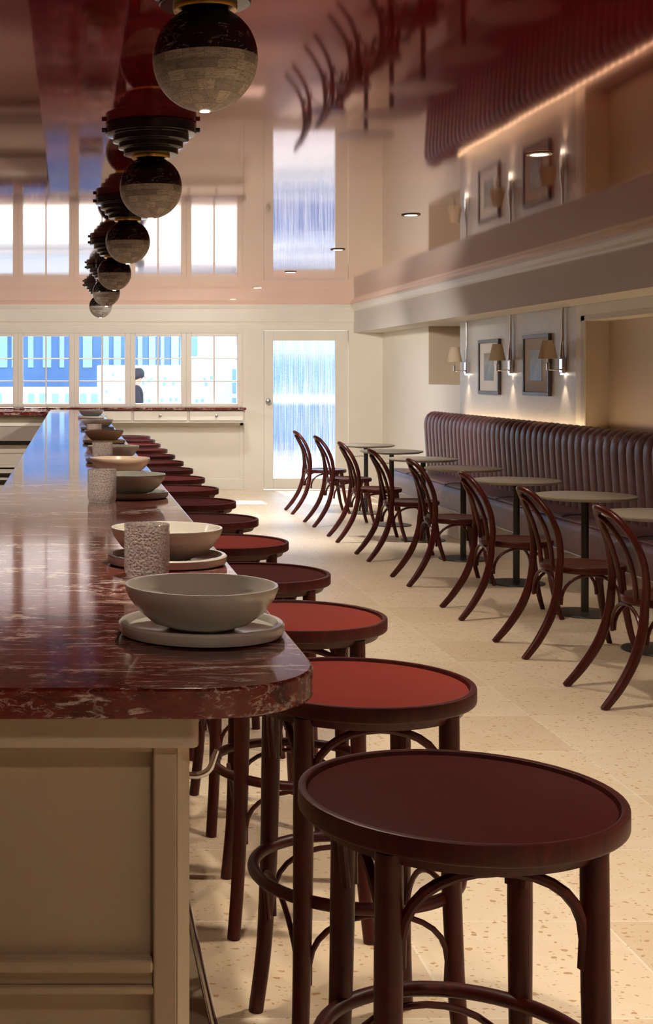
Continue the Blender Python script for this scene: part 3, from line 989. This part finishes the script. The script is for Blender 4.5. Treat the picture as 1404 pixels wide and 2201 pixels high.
# ================================================================== TABLES
def make_table():
    t = thing('round_table', '', 'table', (0, 0, 0), 0, 'small round pedestal tables')
    bm = bmesh.new()
    add_lathe(bm, [(0, 0.687), (0.266, 0.687), (0.289, 0.696), (0.295, 0.701), (0.295, 0.706), (0.291, 0.709), (0.0, 0.709)], 64)
    obj('tabletop', bm, TABLE_TOP, t, smooth=True)
    bm = bmesh.new()
    add_lathe(bm, [(0, 0.0), (0.185, 0.0), (0.188, 0.004), (0.185, 0.009), (0.04, 0.013), (0, 0.013)], 56)
    obj('base', bm, TABLE_METAL, t, smooth=True)
    bm = bmesh.new()
    add_lathe(bm, [(0.0, 0.012), (0.0225, 0.012), (0.0225, 0.677), (0.0, 0.677)], 24)
    obj('column', bm, TABLE_METAL, t, smooth=True)
    bm = bmesh.new()
    add_lathe(bm, [(0, 0.675), (0.11, 0.675), (0.11, 0.6875), (0, 0.6875)], 24)
    obj('mounting_plate', bm, TABLE_METAL, t, smooth=True)
    bm = bmesh.new()
    add_tube(bm, spline([(-0.02, -0.01, 0.590), (-0.07, -0.02, 0.592), (-0.12, -0.03, 0.588), (-0.145, -0.035, 0.579), (-0.15, -0.036, 0.588)], 5), 0.0028, 8)
    obj('bag_hook', bm, TABLE_METAL, t, smooth=True)
    return t
table_y = [7.10, 8.20, 9.40, 10.64, 11.85, 13.06, 14.22]
table_x = [3.045, 3.07, 3.05, 3.04, 3.04, 3.05, 3.055]
tp_ = make_table()
for i, y in enumerate(table_y):
    k = 7 - i
    if k == 1:
        lab = 'round stone topped pedestal table closest to the reeded glass door'
    elif k == 7:
        lab = 'round stone topped pedestal table at the camera end, cut by the frame edge'
    else:
        lab = 'round stone topped pedestal table, %s in the row counted from the glass door' % ORD[k - 1]
    if i == 0:
        tp_.location = (table_x[0], y, 0); tp_['label'] = lab
    else:
        dup(tp_, (table_x[i], y, 0), 0, lab)

# ================================================================== BANQUETTE
bq = thing('banquette', 'long mauve leather banquette with vertical channel back against the wall', 'bench', (0, 0, 0))
QY0, QY1 = 5.4, 14.05
box('plinth', CREAM, bq, 3.37, 3.86, QY0, QY1 + 0.2, 0.0, 0.245)
bm = bmesh.new()
prof = [(3.325, 0.242), (3.303, 0.255), (3.297, 0.29), (3.30, 0.40), (3.308, 0.44), (3.33, 0.462), (3.37, 0.468), (3.72, 0.462), (3.72, 0.242)]
ringa = [bm.verts.new((x, QY0, z)) for x, z in prof]
ends = []
steps = [(QY0, 0), (QY1 + 0.1, 0), (QY1 + 0.22, 0.012), (QY1 + 0.28, 0.05)]
rings = []
for yy, sh in steps:
    rings.append([bm.verts.new((min(x + sh, 3.72), yy, z - (sh * 0.5 if z > 0.3 else 0))) for x, z in prof])
bmesh.ops.delete(bm, geom=ringa, context='VERTS')
for a, b in zip(rings[:-1], rings[1:]):
    for i in range(len(prof)):
        j = (i + 1) % len(prof)
        bm.faces.new((a[i], a[j], b[j], b[i]))
bm.faces.new(rings[0]); bm.faces.new(rings[-1][::-1])
obj('seat', bm, LEATHER, bq, smooth=True)
bm = bmesh.new()
add_tube(bm, [(3.312, QY0, 0.247), (3.312, QY1 + 0.2, 0.247)], 0.008, 8)
pp = obj('piping', bm, simple('piping_highlight', (0.42, 0.34, 0.34), 0.3), bq, smooth=True)  # pale colour paints the highlight along the lower seat edge
bm = bmesh.new()
add_tube(bm, [(3.318, QY0, 0.459), (3.318, QY1 + 0.1, 0.459)], 0.006, 8)
obj('piping', bm, LEATHER, bq, smooth=True)
# channel back: profile swept, bulged per channel
CH = 0.132
nch = int(round((QY1 - QY0) / CH))
CH = (QY1 - QY0) / nch
path = [(3.645, 0.44), (3.635, 0.56), (3.625, 0.70), (3.617, 0.82), (3.612, 0.90), (3.612, 0.945), (3.620, 0.985), (3.640, 1.020), (3.670, 1.043), (3.705, 1.052), (3.735, 1.048), (3.75, 1.035), (3.752, 1.0), (3.752, 0.44)]
SUB = 10
bm = bmesh.new()
cols = []
for i in range(nch * SUB + 1):
    yy = QY0 + CH * i / SUB
    ph = (i % SUB) / SUB
    b_ = math.sqrt(max(0.0, 1 - (2 * ph - 1) ** 2)) if i % SUB else 0.0
    col = []
    for j, (x, z) in enumerate(path):
        x0, z0 = path[max(j - 1, 0)]; x1, z1 = path[min(j + 1, len(path) - 1)]
        tx, tz = x1 - x0, z1 - z0
        l = math.hypot(tx, tz)
        nx, nz = -tz / l, tx / l
        k_ = 0.021 if j < 10 else (0.012 if j < 12 else 0.0)
        col.append(bm.verts.new((x + nx * k_ * (b_ - 0.5), yy, z + nz * k_ * (b_ - 0.5))))
    cols.append(col)
for a, b in zip(cols[:-1], cols[1:]):
    for j in range(len(path) - 1):
        bm.faces.new((a[j], b[j], b[j + 1], a[j + 1]))
bm.faces.new(cols[0]); bm.faces.new(cols[-1][::-1])
ob = obj('backrest', bm, LEATHER, bq, smooth=True)

ledge = thing('wall_ledge', 'grey ledge with warm glowing light strip behind the banquette top', 'shelf', (0, 0, 0))
box('ledge_board', SHELF_GREY, ledge, 3.753, XW - 0.001, QY0, QY1, 0.985, 1.002)
box('led_strip', STRIP_GLOW, ledge, 3.80, 3.832, QY0 + 0.2, 13.55, 1.002, 1.010)

# ================================================================== SCONCES AND PICTURES
def make_sconce():
    t = thing('wall_sconce', '', 'wall lamp', (0, 0, 0), 0, 'shaded wall sconces above the banquette')
    box('back_plate', CHROME, t, -0.035, -0.0005, -0.035, 0.035, -0.075, 0.045, bevel=0.008)
    bm = bmesh.new()
    add_tube(bm, [(-0.022, 0, 0.045), (-0.022, 0, 0.14), (-0.018, 0, 0.22), (-0.018, 0, SZ - 1.51 - 0.002)], [0.020, 0.014, 0.010, 0.010], 14)
    obj('conduit', bm, CHROME, t, smooth=True)
    bm = bmesh.new()
    add_tube(bm, spline([(-0.03, 0, -0.045), (-0.08, 0, -0.047), (-0.125, 0, -0.045), (-0.135, 0, -0.03), (-0.135, 0, 0.05)], 5), 0.006, 10)
    obj('arm', bm, CHROME, t, smooth=True)
    bm = bmesh.new()
    add_lathe(bm, [(0, -0.05), (0.013, -0.05), (0.013, 0.005), (0.008, 0.01), (0, 0.01)], 16, -0.135, 0)
    obj('candle_tube', bm, CHROME, t, smooth=True)
    bm = bmesh.new()
    add_lathe(bm, [(0.074, 0.040), (0.0725, 0.042), (0.042, 0.185), (0.0405, 0.185), (0.0405, 0.183), (0.071, 0.042)], 40, -0.135, 0, close=True)
    obj('lamp_shade', bm, SHADE_FABRIC, t, smooth=True)
    bm = bmesh.new()
    add_lathe(bm, [(0, -0.086), (0.016, -0.086), (0.018, -0.076), (0, -0.076)], 16, -0.018, 0)
    obj('lens', bm, LAMP_GLOW, t, smooth=True)
    return t
sc_y = [10.78, 12.06, 13.40]
scl = ['shaded chrome wall sconce nearest the large niche, to the near side of the pictures', 'shaded chrome wall sconce between the two framed pictures', 'shaded chrome wall sconce beside the small high niche']
sp = make_sconce()
scs = []
for i, y in enumerate(sc_y):
    if i == 0:
        sp.location = (XW, y, 1.515); sp['label'] = scl[0]; scs.append(sp)
    else:
        scs.append(dup(sp, (XW, y, 1.515), 0, scl[i]))
for s in scs:
    spot(s, (-0.05, 0, -0.09), SCONCE_POWER, 70, 0.8, 0.012, (1.0, 0.78, 0.52))

def make_picture(y0, y1, z0, z1, label):
    t = thing('framed_picture', label, 'picture', (XW, (y0 + y1) / 2, (z0 + z1) / 2), 0, 'framed prints above the banquette')
    hy, hz = (y1 - y0) / 2, (z1 - z0) / 2
    fw = 0.032
    box('frame', FRAME_WOOD, t, [(-0.028, 0, -hy, hy, hz - fw, hz), (-0.028, 0, -hy, hy, -hz, -hz + fw), (-0.028, 0, -hy, -hy + fw, -hz + fw, hz - fw), (-0.028, 0, hy - fw, hy, -hz + fw, hz - fw)], bevel=0.003)
    box('mat_board', MAT_BOARD, t, -0.015, -0.001, -hy + fw, hy - fw, -hz + fw, hz - fw)
    box('print', ART, t, -0.0175, -0.015, -hy * 0.42, hy * 0.48, -hz * 0.5, hz * 0.5)
    return t
make_picture(12.38, 13.0, 1.250, 1.758, 'dark framed landscape print next to the small high niche')
make_picture(11.08, 11.72, 1.255, 1.765, 'dark framed landscape print nearer the large niche')

# ================================================================== CEILING LIGHTS
def make_down():
    t = thing('downlight', '', 'ceiling light', (0, 0, 0), 0, 'recessed downlights over the tables aisle')
    bm = bmesh.new()
    add_lathe(bm, [(0.034, 0.0), (0.05, 0.0), (0.052, -0.003), (0.048, -0.006), (0.036, -0.005)], 32, close=True)
    obj('trim_ring', bm, CREAM_TRIM, t, smooth=True)
    bm = bmesh.new()
    add_lathe(bm, [(0, -0.002), (0.034, -0.002), (0.034, 0.0), (0, 0.0)], 32)
    obj('lens', bm, LAMP_GLOW, t, smooth=True)
    return t
dy = [5.48 + 2.07 * k for k in range(6)]
dp = make_down()
for i, y in enumerate(dy):
    lab = 'small recessed downlight in the red ceiling, %s counted from the glass door' % ORD[5 - i]
    if i == 0:
        dp.location = (1.87, y, CZ); dp['label'] = lab; o = dp
    else:
        o = dup(dp, (1.87, y, CZ), 0, lab)
for i, y in enumerate(dy + [3.41, 1.34, -0.73, -2.8]):
    if y < 4:
        spot(None, (1.87, y, CZ - 0.02), DOWN_POWER * 1.25, 105, 0.5, 0.05)
    elif y < 11:
        spot(None, (1.87, y, CZ - 0.02), DOWN_POWER * 0.65, 122, 0.5, 0.05)
    elif y < 15:
        # the two before the window wall are tilted towards it
        spot(None, (1.87, y, CZ - 0.02), DOWN_POWER * 2.2, 150, 0.6, 0.12, FAR_COLOR, (R(48), 0, 0))
    else:
        spot(None, (1.87, y, CZ - 0.02), DOWN_POWER * 0.7, 110, 0.6, 0.08, FAR_COLOR)

def make_pendant():
    t = thing('pendant_light', '', 'pendant light', (0, 0, 0), 0, 'stone globe ceiling lights over the bar')
    # stepped black cone
    prof = [(0.0, -0.001), (0.160, -0.001), (0.160, -0.026)]
    for r0, r1, z in ((0.160, 0.134, -0.026), (0.134, 0.113, -0.056), (0.113, 0.095, -0.081), (0.095, 0.078, -0.102)):
        prof += [(r0, z), (r1, z - 0.004)]
        prof += [(r1, z - 0.018)]
    prof += [(0.0, -0.121)]
    bm = bmesh.new()
    add_lathe(bm, [(0, -0.001), (0.158, -0.001), (0.160, -0.003), (0.160, -0.036), (0.158, -0.038), (0.136, -0.040), (0.134, -0.042), (0.134, -0.062), (0.132, -0.064),
                   (0.116, -0.066), (0.114, -0.068), (0.114, -0.085), (0.112, -0.087), (0.098, -0.089), (0.096, -0.091), (0.096, -0.107), (0.094, -0.109), (0.06, -0.110), (0, -0.110)], 64)
    obj('canopy', bm, BLACK_GLOSS, t, smooth=True)
    for k in range(4):
        a = 2 * PI * k / 4
        bm = bmesh.new()
        add_tube(bm, [(0.157 * math.cos(a), 0.157 * math.sin(a), -0.02), (0.173 * math.cos(a), 0.173 * math.sin(a), -0.02)], 0.008, 12)
        s = obj('set_screw', bm, BLACK_GLOSS, t, smooth=True)
    bm = bmesh.new()
    add_lathe(bm, [(0, -0.108), (0.066, -0.108), (0.068, -0.114), (0.066, -0.122), (0, -0.122)], 48)
    obj('collar', bm, BRASS, t, smooth=True)
    RS, zc = 0.110, -0.222
    for nm, m, a0, a1 in (('globe_top', PEND_UP, 90, 0), ('globe_base', PEND_LOW, 0, -90)):
        bm = bmesh.new()
        pr = []
        for k in range(25):
            a = R(a0 + (a1 - a0) * k / 24)
            pr.append((max(RS * math.cos(a), 0.0) if abs(abs(a) - PI / 2) > 1e-4 else 0.0, RS * math.sin(a)))
        add_lathe(bm, pr, 64)
        obj(nm, bm, m, t, smooth=True, loc=(0, 0, zc))
    bm = bmesh.new()
    add_lathe(bm, [(0, -0.1115), (0.010, -0.1112), (0.011, -0.106), (0, -0.106)], 20)
    obj('lens', bm, LAMP_GLOW, t, smooth=True, loc=(0, 0, zc))
    return t
pp_ = make_pendant()
pens = []
for i in range(6):
    y = (2.88, 4.84, 6.80, 8.91, 10.95, 13.1)[i]
    lab = ('grey and black stone globe ceiling light over the bar, largest in view' if i == 0 else
           'grey and black stone globe ceiling light over the bar, %s of six from the largest' % ORD[i])
    if i == 0:
        pp_.location = (0.281, y, CZ); pp_['label'] = lab; o = pp_
    else:
        o = dup(pp_, (0.281, y, CZ), 0, lab)
    pens.append(o)
for o in pens:
    spot(o, (0, 0, -0.36), PENDANT_POWER, 120, 0.6, 0.02, (1.0, 0.84, 0.64))

# ================================================================== TABLEWARE ON THE BAR
def make_plate(mat, r=0.128):
    t = bmesh.new()
    add_lathe(t, [(0, 0.0), (r - 0.012, 0.0), (r - 0.003, 0.003), (r, 0.010), (r, 0.018), (r - 0.003, 0.021), (r - 0.010, 0.021), (r - 0.013, 0.018), (r - 0.016, 0.012), (r - 0.05, 0.009), (0, 0.009)], 64)
    return obj('plate', t, mat, None, smooth=True)
def make_bowl(mat, r=0.119, h=0.068):
    b = bmesh.new()
    add_lathe(b, [(0, 0.0), (0.050, 0.0), (0.054, 0.003), (0.075, 0.010), (0.098, 0.028), (r - 0.006, h * 0.72), (r, h - 0.004), (r - 0.001, h), (r - 0.005, h), (r - 0.008, h - 0.004), (r - 0.014, h * 0.72), (0.090, 0.033), (0.068, 0.017), (0.04, 0.010), (0, 0.009)], 64)
    return obj('bowl', b, mat, None, smooth=True)
def make_glass():
    g = bmesh.new()
    prof = [(0, 0.0), (0.040, 0.0), (0.043, 0.004)]
    prof += [(0.045, 0.012)]
    for k in range(1, 14):
        z = 0.012 + k * 0.0068
        prof.append((0.0452 + 0.0009 * (k % 2), z))
    prof += [(0.0455, 0.1035), (0.0430, 0.1035), (0.0425, 0.012), (0, 0.010)]
    add_lathe(g, prof, 56)
    return obj('tumbler', g, TUMBLER, None, smooth=True)
sets = [  # y, x, bowl material, plate material, words
    (2.13, 0.202, CER_GREY, CER_GREY, 'wide warm grey', 'at the rounded bar corner'),
    (2.93, 0.204, CER_PALE, CER_GREY, 'wide off-white', 'second from the bar corner'),
    (4.53, 0.193, CER_SAGE, CER_SAGE, 'sage grey', 'third from the bar corner'),
    (5.42, 0.193, CER_CREAM, CER_GREY, 'peach cream', 'fourth from the bar corner'),
    (6.35, 0.195, CER_GREY, CER_GREY, 'grey', 'fifth from the bar corner'),
    (8.16, 0.196, CER_TAN, CER_TAN, 'tan', 'sixth from the bar corner'),
    (10.2, 0.196, CER_PALE, CER_SLATE, 'pale', 'seventh from the bar corner'),
    (13.0, 0.190, CER_SLATE, CER_PALE, 'slate grey', 'nearest the windows')]
for y, x, bmx, pm, word, where in sets:
    p = make_plate(pm)
    p.location = (x, y, BZ)
    pw = {'warm_grey_glaze': 'warm grey', 'sage_grey_glaze': 'sage grey', 'tan_glaze': 'tan', 'slate_grey_glaze': 'slate grey', 'off_white_glaze': 'off-white'}[pm.name]
    tag(p, '%s rimmed plate under the %s bowl, %s' % (pw, word, where), 'plate', 'plates along the bar')
    b = make_bowl(bmx)
    b.location = (x, y, BZ + 0.0095)
    tag(b, '%s ceramic bowl on a plate on the bar, %s' % (word, where), 'bowl', 'bowls along the bar')
for y, x, where in ((2.755, 0.152, 'in front of the wide off-white bowl'), (4.36, 0.098, 'beside the sage grey bowl'), (6.13, 0.140, 'beside the grey bowl, third from the bar corner'), (8.47, 0.142, 'beyond the tan bowl, nearest the windows')):
    g = make_glass()
    g.location = (x, y, BZ)
    tag(g, 'pinkish textured glass tumbler on the bar, %s' % where, 'glass', 'textured tumblers along the bar')

# unseen lamps added over the service side; far pair washes the window wall
for y in (4.0, 7.0, 10.0, 13.0):
    spot(None, (-1.5, y, CZ - 0.02), DOWN_POWER * (0.5 if y < 9 else 1.7), 130 if y < 9 else 150, 0.6, 0.12, FAR_COLOR, (R(0 if y < 9 else 48), 0, 0))
# unseen lamp added in line with the globes, brightens cabinet end and bowls
spot(None, (0.281, 0.85, CZ - 0.36), PENDANT_POWER * 0.28, 150, 0.6, 0.05, (1.0, 0.84, 0.64))
